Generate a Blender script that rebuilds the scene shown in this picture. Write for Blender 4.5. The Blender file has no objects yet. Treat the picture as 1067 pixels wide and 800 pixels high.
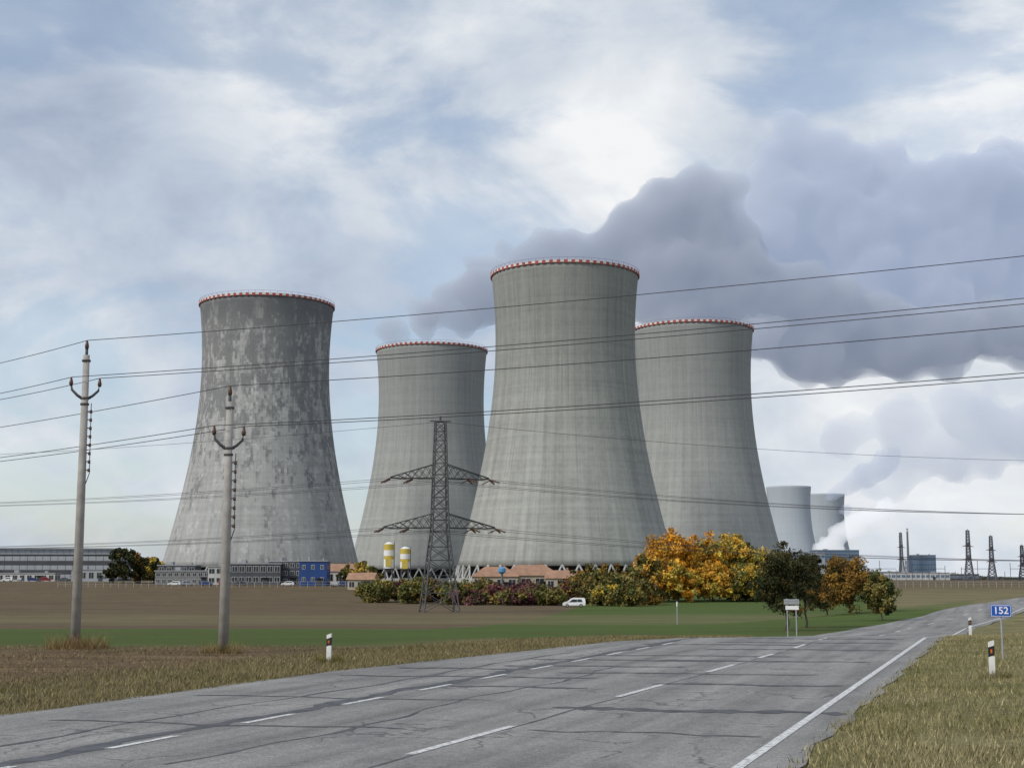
import bpy, math, random
import numpy as np
from mathutils import Vector
random.seed(7); rng=np.random.default_rng(7)
scene=bpy.context.scene

# ---------------- terrain ----------------
EY=[-60,0,50,90,128,160,200,400,1200]; EX=[-23.5,-2.934,14.2,28.1,45,63.5,90,235,850]
LY=[-60,0,21.7,31.8,47.3,51.2,60,90,128,160,200,400,1200]; LX=[-36,-15.2,-7.58,-4.03,3.31,7.0,11.1,21.5,38.4,56.8,83.2,228,842]
FY=[-60,45,70,110,160,230,300,400,500,590,1000,2000,14000]; FZ=[0,0,-.5,-1.6,-2.6,-3.2,-3.6,-2.6,-.3,1,1,1.6,1.6]
RY=[-60,50,70,90,110,140,180,260,14000]; RZ=[0,0,-.7,-1.0,-.9,-.3,.5,1.1,1.4]
def E(y): return np.interp(y,EY,EX)
def L(y): return np.interp(y,LY,LX)
def sm(t): t=np.clip(t,0,1); return t*t*(3-2*t)
def gz(x,y):
    zr=np.interp(y,RY,RZ); zf=np.interp(y,FY,FZ)
    t=sm((L(y)-1.0-x)/22.0)
    z=zr*(1-t)+zf*t
    z=z+np.clip((x-E(y)-2)*.05,0,.8)
    return z
def g(x,y): return float(gz(x,y))

# ---------------- material helpers ----------------
class NT:
    def __init__(s,name):
        s.m=bpy.data.materials.new(name); s.m.use_nodes=True; s.t=s.m.node_tree; s.n=s.t.nodes; s.l=s.t.links
        s.b=s.n['Principled BSDF']; s.out=s.n['Material Output']
    def node(s,t,**k):
        n=s.n.new(t)
        for a,b in k.items(): setattr(n,a,b)
        return n
    def link(s,a,b): s.l.new(a,b)
    def val(s,x,sock):
        if isinstance(x,(int,float)): sock.default_value=x
        else: s.l.new(x,sock)
    def math(s,op,a,b=0,c=0,clamp=False):
        n=s.n.new('ShaderNodeMath'); n.operation=op; n.use_clamp=clamp
        s.val(a,n.inputs[0]); s.val(b,n.inputs[1]); s.val(c,n.inputs[2]); return n.outputs[0]
    def smooth(s,x,a,b,lo=0.,hi=1.):
        n=s.n.new('ShaderNodeMapRange'); n.interpolation_type='SMOOTHSTEP'
        s.val(x,n.inputs[0]); s.val(a,n.inputs[1]); s.val(b,n.inputs[2]); n.inputs[3].default_value=lo; n.inputs[4].default_value=hi; return n.outputs[0]
    def noise(s,vec,scale,detail=4,rough=.55,dist=0.):
        n=s.n.new('ShaderNodeTexNoise'); n.inputs['Scale'].default_value=scale; n.inputs['Detail'].default_value=detail
        n.inputs['Roughness'].default_value=rough; n.inputs['Distortion'].default_value=dist
        if vec is not None: s.link(vec,n.inputs['Vector'])
        return n.outputs['Fac']
    def mapv(s,vec,sc,loc=(0,0,0)):
        n=s.n.new('ShaderNodeMapping'); n.inputs['Scale'].default_value=sc; n.inputs['Location'].default_value=loc; s.link(vec,n.inputs[0]); return n.outputs[0]
    def col(s,x,sock):
        if isinstance(x,tuple): sock.default_value=(*x[:3],1)
        else: s.link(x,sock)
    def mix(s,f,a,b,mode='MIX'):
        n=s.n.new('ShaderNodeMix'); n.data_type='RGBA'; n.blend_type=mode
        s.val(f,n.inputs[0]); s.col(a,n.inputs[6]); s.col(b,n.inputs[7]); return n.outputs[2]
    def ramp(s,f,stops):
        n=s.n.new('ShaderNodeValToRGB'); cr=n.color_ramp
        while len(cr.elements)<len(stops): cr.elements.new(.5)
        for e,(p,c) in zip(cr.elements,stops): e.position=p; e.color=(*c[:3],1)
        s.link(f,n.inputs[0]); return n.outputs[0]
    def bump(s,h,st,dist=.1):
        n=s.n.new('ShaderNodeBump'); n.inputs['Strength'].default_value=st; n.inputs['Distance'].default_value=dist
        s.link(h,n.inputs['Height']); s.link(n.outputs[0],s.b.inputs['Normal'])
    def base(s,c,rough=.85,spec=.3):
        s.col(c,s.b.inputs['Base Color']); s.b.inputs['Roughness'].default_value=rough; s.b.inputs['Specular IOR Level'].default_value=spec

def plain(name,c,rough=.8,var=.15,scale=1.5,metal=0,spec=.3):
    t=NT(name); tc=t.node('ShaderNodeTexCoord').outputs['Object']
    f=t.noise(tc,scale,5)
    lo=tuple(x*(1-var) for x in c); hi=tuple(min(1,x*(1+var)) for x in c)
    t.base(t.ramp(f,[(.3,lo),(.7,hi)]),rough,spec); t.b.inputs['Metallic'].default_value=metal
    return t.m

# ---------------- mesh builder ----------------
class MB:
    def __init__(s): s.v=[]; s.f=[]; s.mi=[]
    def add(s,vs,fs,m=0):
        o=len(s.v); s.v.extend(vs); s.f.extend([tuple(i+o for i in f) for f in fs]); s.mi.extend([m]*len(fs))
    def box(s,c,d,m=0,rot=0.):
        cx,cy,cz=c; a,b,h=d[0]/2,d[1]/2,d[2]/2; co,si=math.cos(rot),math.sin(rot)
        vs=[(cx+x*co-y*si,cy+x*si+y*co,cz+z) for z in(-h,h) for x,y in((-a,-b),(a,-b),(a,b),(-a,b))]
        s.add(vs,[(0,3,2,1),(4,5,6,7),(0,1,5,4),(1,2,6,5),(2,3,7,6),(3,0,4,7)],m)
    def tube(s,pts,r,n=6,m=0,cap=True):
        if not isinstance(r,(list,tuple)): r=[r]*len(pts)
        P=[Vector(p) for p in pts]; vs=[]
        up=Vector((0,0,1)); 
        for i,p in enumerate(P):
            d=(P[min(i+1,len(P)-1)]-P[max(i-1,0)]).normalized()
            ref=up if abs(d.z)<.9 else Vector((1,0,0))
            a=d.cross(ref).normalized(); b=a.cross(d).normalized()
            for k in range(n):
                t=2*math.pi*k/n; q=p+(a*math.cos(t)+b*math.sin(t))*r[i]; vs.append(tuple(q))
        fs=[]
        for i in range(len(P)-1):
            for k in range(n):
                k2=(k+1)%n; fs.append((i*n+k,i*n+k2,(i+1)*n+k2,(i+1)*n+k))
        if cap: fs.append(tuple(range(n))[::-1]); fs.append(tuple((len(P)-1)*n+k for k in range(n)))
        s.add(vs,fs,m)
    def obj(s,name,mats,parent=None,loc=(0,0,0),smooth=False):
        me=bpy.data.meshes.new(name); me.from_pydata(s.v,[],s.f)
        for m in mats: me.materials.append(m)
        me.polygons.foreach_set('material_index',s.mi)
        if smooth: me.polygons.foreach_set('use_smooth',[True]*len(s.f))
        me.update(); o=bpy.data.objects.new(name,me); scene.collection.objects.link(o); o.location=loc
        if parent: o.parent=parent
        return o
def empty(name,loc=(0,0,0),rot=0):
    o=bpy.data.objects.new(name,None); scene.collection.objects.link(o); o.location=loc; o.rotation_euler=(0,0,rot); return o

# ---------------- camera ----------------
cd=bpy.data.cameras.new('camera'); cam=bpy.data.objects.new('camera',cd); scene.collection.objects.link(cam)
cam.location=(0,0,2.0); cam.rotation_euler=(math.radians(90+7.71),0,0); cd.lens=50.6; cd.sensor_width=36; cd.clip_end=30000; cd.clip_start=.1
scene.camera=cam
scene.view_settings.view_transform='Standard'; scene.view_settings.look='None'; scene.view_settings.exposure=0

# ---------------- sun + world ----------------
sd=Vector((-.62,-.48,.60)).normalized()
sl=bpy.data.lights.new('sun','SUN'); sl.energy=2.3; sl.angle=math.radians(12); sl.color=(1,.95,.88)
so=bpy.data.objects.new('sun',sl); scene.collection.objects.link(so); so.location=(-50,-50,100)
so.rotation_euler=sd.to_track_quat('Z','Y').to_euler()
w=bpy.data.worlds.new('World'); scene.world=w; w.use_nodes=True
T=NT.__new__(NT); T.t=w.node_tree; T.n=T.t.nodes; T.l=T.t.links
T.n.clear(); out=T.n.new('ShaderNodeOutputWorld')
sky=T.n.new('ShaderNodeTexSky'); sky.sky_type='NISHITA'; sky.sun_disc=False
sky.sun_elevation=math.asin(sd.z); sky.sun_rotation=math.atan2(sd.x,sd.y)
bg1=T.n.new('ShaderNodeBackground'); bg1.inputs[1].default_value=.14; T.link(sky.outputs[0],bg1.inputs[0])
D=T.n.new('ShaderNodeTexCoord').outputs['Generated']
v1=T.mapv(D,(1.0,1.0,1.6))
n1=T.noise(v1,3.4,7,.5,.25); n2=T.noise(T.mapv(D,(1,1,1.6),(3.1,1.7,.4)),9.,8,.55,.35)
f=T.math('ADD',T.math('MULTIPLY',n1,1.0),T.math('MULTIPLY',n2,1.0))
f=T.math('SUBTRACT',f,.49)
def spot(c,rad,amt):
    global f
    vd=T.n.new('ShaderNodeVectorMath'); vd.operation='DISTANCE'; T.link(D,vd.inputs[0]); vd.inputs[1].default_value=c
    f=T.math('ADD',f,T.smooth(vd.outputs['Value'],rad,0.,0.,amt))
spot((-.158,.94,.303),.13,.20); spot((.31,.90,.30),.12,.34); spot((.22,.974,.10),.20,.24); spot((.09,.94,.29),.12,.18)
spot((-.32,.938,.16),.14,.20); spot((-.30,.915,.29),.12,-.08); spot((-.03,.958,.27),.14,-.04); spot((.05,.92,.38),.14,.06); spot((-.3,.95,.05),.12,-.02)
cc=T.ramp(f,[(.22,(.37,.44,.565)),(.46,(.515,.585,.695)),(.66,(.67,.72,.785)),(.93,(.90,.915,.93))])
bg2=T.n.new('ShaderNodeBackground'); bg2.inputs[1].default_value=1.0; T.link(cc,bg2.inputs[0])
vd=T.n.new('ShaderNodeVectorMath'); vd.operation='DISTANCE'; T.link(D,vd.inputs[0]); vd.inputs[1].default_value=(.17,.90,.40)
gap=T.smooth(vd.outputs['Value'],.22,0.,0.,.07)
cov=T.smooth(T.math('SUBTRACT',T.noise(T.mapv(D,(1,1,2.2),(7,2,1)),5.0,7,.58,.4),gap),.38,.54,.50,1.)
mx=T.n.new('ShaderNodeMixShader'); T.link(cov,mx.inputs[0]); T.link(bg1.outputs[0],mx.inputs[1]); T.link(bg2.outputs[0],mx.inputs[2])
T.link(mx.outputs[0],out.inputs[0])

# ---------------- ground ----------------
def geo(a,b,n): return list(np.geomspace(a,b,n))
ys=np.array(list(np.arange(-60,10,5.))+list(np.arange(10,72,1.))+list(np.arange(72,200,4.))+list(np.arange(200,700,15.))+geo(700,14000,26))
xs=np.array([-x for x in geo(42,9000,34)][::-1]+list(np.arange(-40,95,1.5))+geo(97,9000,30))
X,Y=np.meshgrid(xs,ys); Z=gz(X,Y)
under=(X>L(Y)+.8)&(X<E(Y)-.3); Z=np.where(under,Z-.10,Z)
nx,ny=len(xs),len(ys)
V=np.stack([X,Y,Z],-1).reshape(-1,3).tolist()
F=[(j*nx+i,j*nx+i+1,(j+1)*nx+i+1,(j+1)*nx+i) for j in range(ny-1) for i in range(nx-1)]
t=NT('ground_soil_grass'); P=t.node('ShaderNodeNewGeometry').outputs['Position']
sp=t.node('ShaderNodeSeparateXYZ'); t.link(P,sp.inputs[0]); px,py=sp.outputs[0],sp.outputs[1]
nb=t.noise(P,.08,5); nm=t.noise(P,.6,6,.65); nf=t.noise(P,6,6,.7)
fur=t.noise(t.mapv(P,(.12,1.6,1)),1.2,5,.6); pat=t.noise(t.mapv(P,(.05,.16,1)),1.,6,.65); clod=t.noise(t.mapv(P,(.5,.9,1)),1.,8,.75)
pyw=t.math('ADD',py,t.math('MULTIPLY',t.math('SUBTRACT',nm,.5),6))
mixn=t.math('ADD',t.math('MULTIPLY',nm,.5),t.math('MULTIPLY',nf,.5))
brown=t.ramp(t.math('ADD',t.math('MULTIPLY',mixn,.6),t.math('MULTIPLY',fur,.4)),[(.35,(.070,.048,.026)),(.5,(.150,.105,.060)),(.64,(.25,.185,.11))])
brownfar=t.ramp(t.math('ADD',t.math('MULTIPLY',t.math('ADD',pat,clod),.33),t.math('MULTIPLY',fur,.34)),[(.38,(.075,.053,.032)),(.5,(.130,.098,.058)),(.62,(.195,.152,.09))])
green=t.ramp(t.math('ADD',t.math('MULTIPLY',t.math('ADD',pat,clod),.35),t.math('MULTIPLY',fur,.3)),[(.40,(.11,.10,.042)),(.46,(.080,.105,.030)),(.56,(.082,.132,.030)),(.66,(.15,.18,.065))])
olive=t.ramp(mixn,[(.36,(.075,.062,.028)),(.5,(.155,.13,.06)),(.64,(.25,.215,.11))])
verge=t.ramp(mixn,[(.36,(.10,.09,.04)),(.5,(.20,.18,.085)),(.64,(.32,.29,.155))])
tan=t.ramp(t.math('ADD',t.math('MULTIPLY',mixn,.5),t.math('MULTIPLY',pat,.5)),[(.38,(.12,.11,.05)),(.62,(.25,.21,.115))])
c=t.mix(t.smooth(pyw,41.,47.),brown,green)
upper=t.math('ADD',t.math('MULTIPLY',t.math('MAXIMUM',t.math('ADD',px,5.),0.),11.),92.)
c=t.mix(t.smooth(t.math('SUBTRACT',t.math('ADD',py,t.math('MULTIPLY',nb,18)),upper),0.,14.),c,brownfar)
band=t.math('MULTIPLY',t.smooth(t.math('ADD',py,t.math('MULTIPLY',pat,60.)),150.,175.),t.smooth(py,225.,185.))
c=t.mix(t.math('MULTIPLY',band,.5),c,tan)
lx=t.math('ADD',t.math('MULTIPLY',py,.358),-14.9)
dist=t.math('SUBTRACT',lx,px)
distw=t.math('ADD',dist,t.math('MULTIPLY',t.math('SUBTRACT',nm,.5),3))
c=t.mix(t.math('MULTIPLY',t.smooth(distw,6.5,3.),t.smooth(py,62.,46.)),c,olive)
rx=t.math('SUBTRACT',px,t.math('ADD',t.math('MULTIPLY',py,.345),-3.2))
c=t.mix(t.smooth(rx,-2.,0.),c,t.mix(t.smooth(py,110.,160.),verge,tan))
c=t.mix(t.math('MULTIPLY',t.smooth(py,160.,210.),t.smooth(t.math('DIVIDE',px,py),.24,.27)),c,tan)
c=t.mix(t.math('MULTIPLY',t.smooth(py,400.,520.),t.smooth(px,60.,100.)),c,brownfar)
t.base(c,.95,.1); t.bump(t.math('ADD',t.math('ADD',nf,nm),clod),.7,.15)
me=bpy.data.meshes.new('ground'); me.from_pydata(V,[],F); me.materials.append(t.m); me.polygons.foreach_set('use_smooth',[True]*len(F))
o=bpy.data.objects.new('ground',me); scene.collection.objects.link(o)

# ---------------- road ----------------
t=NT('asphalt'); P=t.node('ShaderNodeNewGeometry').outputs['Position']
al=t.node('ShaderNodeMapping'); al.inputs['Rotation'].default_value=(0,0,math.radians(19)); t.link(P,al.inputs[0])
st=t.noise(t.mapv(al.outputs[0],(1.1,.04,1)),1.2,4,.6)
n1=t.noise(P,.35,5,.6); n3=t.noise(P,45,3,.75); n4=t.noise(P,9,5,.7)
c=t.ramp(t.math('ADD',t.math('MULTIPLY',st,.6),t.math('MULTIPLY',n1,.4)),[(.37,(.235,.226,.214)),(.5,(.350,.338,.320)),(.63,(.45,.435,.41))])
c=t.mix(.75,c,t.ramp(n3,[(.35,(.25,.25,.25)),(.62,(1.,1.,1.))]),'MULTIPLY')
c=t.mix(.4,c,t.ramp(n4,[(.35,(.45,.45,.45)),(.6,(1.,1.,1.))]),'MULTIPLY')
stain=t.smooth(t.noise(t.mapv(al.outputs[0],(.9,.25,1),(4,9,2)),1.0,6,.65,.4),.55,.66)
c=t.mix(t.math('MULTIPLY',stain,.38),c,(.10,.10,.10))
vo=t.node('ShaderNodeTexVoronoi',feature='DISTANCE_TO_EDGE'); vo.inputs['Scale'].default_value=.55
dn=t.node('ShaderNodeTexNoise'); dn.inputs['Scale'].default_value=1.5; dn.inputs['Detail'].default_value=6; t.link(P,dn.inputs['Vector'])
va=t.node('ShaderNodeVectorMath',operation='ADD'); t.link(P,va.inputs[0]); t.link(dn.outputs['Color'],va.inputs[1]); t.link(va.outputs[0],vo.inputs['Vector'])
crk=t.math('MULTIPLY',t.smooth(vo.outputs['Distance'],.022,.004),t.smooth(n1,.47,.56))
c=t.mix(t.math('MULTIPLY',crk,.6),c,(.05,.05,.052))
t.base(c,.85,.25); t.bump(n3,.6,.012); asphalt=t.m
ry=np.array(list(np.arange(-20,70,1.))+list(np.arange(70,210,3.))+list(np.arange(210,1000,20.)))
mb=MB(); NX=24
for y in ry:
    l,e=float(L(y)),float(E(y))+.55
    l+= .10*math.sin(y*1.7)+.08*math.sin(y*4.1+1); e2=e+.06*math.sin(y*1.3)+.06*math.sin(y*3.7)
    for i in range(NX+1):
        x=l+(e2-l)*i/NX; mb.v.append((x,float(y),g(min(x,float(E(y))),y)+.012))
for j in range(len(ry)-1):
    for i in range(NX):
        a=j*(NX+1)+i; mb.f.append((a,a+1,a+NX+2,a+NX+1)); mb.mi.append(0)
road=mb.obj('road',[asphalt],smooth=True)
t=NT('road_paint'); P=t.node('ShaderNodeNewGeometry').outputs['Position']
n=t.noise(P,14,6,.7); c=t.ramp(n,[(.40,(.32,.32,.31)),(.50,(.62,.62,.60)),(.7,(.78,.78,.76))]); t.base(c,.7); paint=t.m
t=NT('tar_seal'); P=t.node('ShaderNodeNewGeometry').outputs['Position']
n=t.noise(P,3,6,.7); c=t.ramp(n,[(.35,(.050,.050,.054)),(.65,(.12,.12,.125))]); t.base(c,.7,.3); tar=t.m
def C(y): return float(E(y))-(4.416-.0233*y if y<42 else 3.43)
def S(y): return -10.8+.345*y
def strip(mb,fx,y0,y1,wd,dz,step=1.,m=0,jit=0.):
    n=max(1,int((y1-y0)/step)); vs=[]
    for i in range(n+1):
        y=y0+(y1-y0)*i/n; x=fx(y); k=1+(random.random()-.5)*jit
        for s_ in(-1,1): vs.append((x+s_*wd/2*k,y,g(x,y)+dz))
    mb.add(vs,[(2*i,2*i+1,2*i+3,2*i+2) for i in range(n)],m)
mb=MB()
strip(mb,lambda y:float(E(y))-.05,-10,200,.13,.018)
for y0,y1 in[(7.6,10.8),(16.87,20.1),(25.0,27.9),(31.6,34.3),(37.2,39.2),(42.5,44.8),(48,50.2)]: strip(mb,C,y0,y1,.13,.018,3)
y=8.4
while y<46: strip(mb,S,y,y+1.4,.12,.018,2); y+=3.02
y=60
while y<200: strip(mb,C,y,y+3,.13,.018,3); y+=9
mb.obj('road_markings',[paint])
mb=MB()
strip(mb,lambda y:S(y)-.26+.07*math.sin(y*.9)+.05*math.sin(y*2.3),8,50,.30,.0155,.35,0,1.0)
strip(mb,lambda y:S(y)-1.5+.12*math.sin(y*.5)+.05*math.sin(y*2.1),14,40,.08,.0155,.35,0,1.3)
strip(mb,lambda y:S(y)+1.7+.15*math.sin(y*.7)+.06*math.sin(y*2.7),16,34,.06,.0155,.35,0,1.5)
strip(mb,lambda y:C(y)+.05+.03*math.sin(y*1.3),8,50,.04,.0155,.3,0,1.2)
def seam(x0,y0,x1,y1,wd):
    n=26; vs=[]; ax=random.random()*6
    dx,dy=x1-x0,y1-y0; ln=math.hypot(dx,dy); nxv,nyv=-dy/ln,dx/ln
    for i in range(n+1):
        s_=i/n; o_=.10*math.sin(ax+s_*9)+.05*math.sin(ax*2+s_*23); k=wd*(.35+random.random()*.9)*(1 if 0<i<n else .2)
        cx=x0+dx*s_+nxv*o_; cy=y0+dy*s_+nyv*o_
        for q in(-1,1): vs.append((cx+nxv*k/2*q,cy+nyv*k/2*q,g(cx,cy)+.0165+.0003*random.random()))
    mb.add(vs,[(2*i,2*i+1,2*i+3,2*i+2) for i in range(n)],0)
for a in[(.6,22.9,5.0,21.9,.55),(2.7,28.2,6.2,27.4,.4),(1.0,31.5,6.4,30.6,.3),(3.6,36.2,8.6,35.2,.5),(-5.5,25.4,-.3,24.2,.14),(2.2,38.6,7.3,37.8,.45),
         (5.5,42,11,41,.5),(-3.6,30.6,1.8,29.7,.3),(.5,36.7,5.2,35.6,.4),(6.5,46.5,12,45.5,.5),(-6.6,20.9,-1.4,19.7,.12),(.2,19.6,3.2,18.8,.10),(-.2,34,4,33.4,.35),(4,45,9,44.4,.5),(-2.6,33.2,.4,32.6,.4),(8,49.5,13,48.6,.6),(-1.2,27.6,1.4,27.0,.3)]: seam(*a)
mb.obj('road_tar_seams',[tar])

# ---------------- grass ----------------
def leafmat(name,rough=.8):
    t=NT(name); a=t.node('ShaderNodeAttribute'); a.attribute_name='Col'
    t.base(a.outputs['Color'],rough,.15); return t.m
grassm=leafmat('grass_blades'); leafm=leafmat('leaves')
def blades(name,n,xy,h0,h1,wd,pal):
    p=xy(n); n=len(p); x,y=p[:,0],p[:,1]; z=gz(x,y)
    a=rng.random(n)*2*np.pi; h=h0+(h1-h0)*rng.random(n)**1.6; b=rng.random(n)*2*np.pi; ln=h*(.2+.7*rng.random(n))
    wv=wd*(.5+rng.random(n)); v=np.empty((n,3,3))
    v[:,0]=np.stack([x-np.cos(a)*wv,y-np.sin(a)*wv,z-.01],-1); v[:,1]=np.stack([x+np.cos(a)*wv,y+np.sin(a)*wv,z-.01],-1)
    v[:,2]=np.stack([x+np.cos(b)*ln,y+np.sin(b)*ln,z+h],-1)
    me=bpy.data.meshes.new(name); me.from_pydata(v.reshape(-1,3).tolist(),[],np.arange(n*3).reshape(-1,3).tolist())
    pal=np.array(pal); cl=.5+.5*np.sin(x*.8+2*np.sin(y*.43)+1.5*np.sin(x*.31-y*.9))*np.sin(y*.6+1.7*np.sin(x*.5))
    ci=np.clip(((.5*cl+.5*rng.random(n))*len(pal)).astype(int),0,len(pal)-1); col=pal[ci]*(.55+.8*rng.random((n,1))); col=np.concatenate([np.repeat(col,3,0),np.ones((n*3,1))],1)
    ca=me.color_attributes.new('Col','FLOAT_COLOR','POINT'); ca.data.foreach_set('color',col.ravel())
    me.materials.append(grassm); o=bpy.data.objects.new(name,me); scene.collection.objects.link(o)
def right(n):
    y=9+ (rng.random(n)**1.3)*60; x=E(y)+.40+ (rng.random(n)**1.2)*(2+y*.16); k=(.5+.5*np.sin(x*1.9+1.3*np.sin(y*.7))*np.sin(y*1.1-x))*.7+.3
    m=rng.random(n)<k*np.clip((x-E(y)-.35)/.5,.2,1); return np.stack([x,y],-1)[m]
pal=[(.14,.15,.05),(.21,.195,.08),(.29,.25,.12),(.38,.325,.18),(.30,.25,.135)]
blades('grass_verge',150000,right,.03,.13,.008,pal)
def left(n):
    y=14+rng.random(n)*42; x=L(y)+.14-(rng.random(n)**1.5)*5.0; return np.stack([x,y],-1)
blades('grass_verge',60000,left,.03,.12,.009,[(.14,.135,.05),(.20,.165,.075),(.27,.225,.115),(.24,.19,.10)])
def fld(n):
    y=20+rng.random(n)*24; x=L(y)-3.5-rng.random(n)*14; k=.5+.5*np.sin(x*.9+1.3*np.sin(y))*np.sin(y*1.7); m=rng.random(n)<k; return np.stack([x,y],-1)[m]
blades('field_stubble',60000,fld,.02,.08,.010,[(.24,.18,.09),(.30,.22,.12),(.15,.11,.055),(.17,.15,.06)])
def tuft(cx,cy,r):
    def fn(n):
        a=rng.random(n)*6.28; q=r*rng.random(n)**.7; return np.stack([cx+np.cos(a)*q,cy+np.sin(a)*q*.5],-1)
    return fn
blades('dry_weeds',1300,tuft(-12.6,42.4,.95),.1,.55,.007,[(.32,.22,.10),(.24,.16,.07),(.38,.28,.16)])
blades('dry_weeds',900,tuft(-7.9,39.7,.6),.08,.4,.007,[(.3,.22,.11),(.22,.17,.07)])
blades('dry_weeds',1000,tuft(9.7,29.4,.35),.06,.22,.007,pal)
blades('dry_weeds',900,tuft(-4.4,35.4,.4),.06,.22,.007,[(.28,.23,.10),(.2,.18,.055)])

# ---------------- trees ----------------
bark=plain('bark',(.07,.055,.04),.95,.3,4)
def tree(name,x,y,h,rx,rz0,pal,nclump=70,per=60,leaf=.12,trunk=.12,seed=0,lean=0.,csz=.20,full=False):
    r=np.random.default_rng(seed); z0=g(x,y)-.05; mb=MB(); cz=h*(rz0+(1-rz0)/2); rz=h*(1-rz0)/2
    clumps=[]
    lob=[(r.uniform(-.55,.55),r.uniform(-.55,.55),r.uniform(-.7,.75),r.uniform(.35,.6)) for _ in range(9)]
    while len(clumps)<nclump:
        if full and r.random()<.6:
            d=r.normal(size=3); d/=np.linalg.norm(d); c=d*r.uniform(.3,.95)
            if c[2]<0: c[0]*=1.1; c[1]*=1.1
        else:
            lb=lob[r.integers(0,9)]; d=r.normal(size=3); d/=np.linalg.norm(d); q=lb[3]*r.uniform(.35,1.)
            c=np.array([lb[0]+d[0]*q,lb[1]+d[1]*q,lb[2]+d[2]*q*.8])
        if c[2]<-1: c[2]=-1+r.random()*.2
        if np.linalg.norm(c)>1.12: continue
        clumps.append(np.array([c[0]*rx*(1.-.25*max(0,c[2])),c[1]*rx,cz+c[2]*rz]))
    if trunk>0:
        top=h*(rz0+.55*(1-rz0)); pts=[(0,0,0),(.02*h,0,h*rz0*.6),(.0,.02*h,h*rz0+.1*h),(lean,0,top)]
        mb.tube(pts,[trunk*1.3,trunk,trunk*.8,trunk*.25],7)
        for i in range(14):
            c=clumps[r.integers(0,nclump)]; s_=r.uniform(.35,.9); b=np.array([0.01*h*(1-s_),0,h*rz0*.8+(top-h*rz0*.8)*s_*.6]); mid=(b+c)/2+np.array([0,0,-.04*h])
            mb.tube([tuple(b),tuple(mid),tuple(c)],[trunk*.45,trunk*.28,trunk*.08],5)
    nt=len(mb.v)
    N=nclump*per; cl=np.array(clumps); ci=np.repeat(np.arange(nclump),per)
    cr=(rx*csz)*(.6+.8*r.random(nclump))
    off=r.normal(size=(N,3)); off/=np.linalg.norm(off,axis=1,keepdims=True); off*=(r.random((N,1))**.5)*cr[ci][:,None]; off[:,2]*=.8
    p=cl[ci]+off; p[:,2]=np.maximum(p[:,2],.03*h)
    u=r.normal(size=(N,3)); u/=np.linalg.norm(u,axis=1,keepdims=True); w_=r.normal(size=(N,3)); w_=np.cross(u,w_); w_/=np.linalg.norm(w_,axis=1,keepdims=True)
    sz=leaf*(.6+.8*r.random((N,1)))
    q=np.stack([p-u*sz,p+w_*sz*.6,p+u*sz,p-w_*sz*.6],1).reshape(-1,3)
    mb.v.extend(map(tuple,q.tolist())); idx=(np.arange(N*4).reshape(-1,4)+nt).tolist(); mb.f.extend(map(tuple,idx)); mb.mi.extend([1]*N)
    o=mb.obj(name,[bark,leafm],loc=(x,y,z0))
    pal=np.array(pal); pc=pal[r.integers(0,len(pal),nclump)]*(.65+.6*r.random((nclump,1)))
    col=pc[ci]*(.75+.5*r.random((N,1)))
    colf=np.ones((len(mb.v),4)); colf[:nt,:3]=(.06,.05,.04); colf[nt:,:3]=np.repeat(col,4,0)
    ca=o.data.color_attributes.new('Col','FLOAT_COLOR','POINT'); ca.data.foreach_set('color',colf.ravel())
    return o
ORG=[(.66,.33,.035),(.60,.27,.025),(.70,.42,.07),(.46,.24,.035)]
YEL=[(.62,.45,.07),(.48,.35,.07),(.34,.29,.07),(.62,.38,.05)]
OLV=[(.13,.13,.04),(.19,.16,.05),(.10,.11,.03),(.25,.19,.05)]
DKG=[(.045,.055,.02),(.06,.06,.022),(.09,.075,.025),(.035,.04,.016)]
BRN=[(.24,.13,.03),(.17,.11,.03),(.30,.17,.035),(.08,.07,.025)]
MAR=[(.17,.06,.075),(.14,.055,.06),(.20,.085,.075),(.11,.08,.05)]
def PX(p,y): return (p-533.5)/1513.*y
for p,yy,h,rx,pal,sd_ in[(695,345,17.8,7.0,ORG,1),(717,350,15.6,6.0,ORG,2),(738,347,16.6,6.2,ORG[:3]+YEL,3),(757,352,15.2,6.0,YEL,4),(776,350,14.2,5.8,YEL+OLV,5),(797,358,13.4,6.2,OLV+YEL[:2],6),
    (812,372,11.5,6,OLV,65),(676,335,11.5,4.8,ORG[2:]+OLV,66),(742,338,9.5,6,YEL+ORG,62),(706,334,9.5,5.5,ORG+YEL,63),(770,338,8.5,5.5,OLV+YEL,64),(768,362,16.4,5.0,OLV+YEL,61),(790,342,8,6,OLV,67)]:
    tree('autumn_tree',PX(p,yy),yy,h,rx,.02,pal,120,60,.34,.25,sd_,0,.22,True)
tree('roadside_tree',PX(818,82),82,5.0,1.95,.16,DKG,120,130,.065,.09,7,0,.22,True)
tree('roadside_tree',PX(838,90),90,4.9,1.6,.12,DKG+BRN[:1],80,110,.07,.07,77,0,.22,True)
tree('roadside_tree',PX(884,122),122,5.2,2.6,.06,BRN,110,110,.10,.08,8,0,.22,True)
tree('roadside_tree',PX(860,128),128,4.8,1.9,.04,BRN+DKG,70,110,.10,.08,88,0,.22,True)
tree('roadside_tree',PX(917,104),104,3.5,1.5,.04,OLV+DKG[:1],80,110,.08,.06,9,0,.22,True)
k=20
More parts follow.
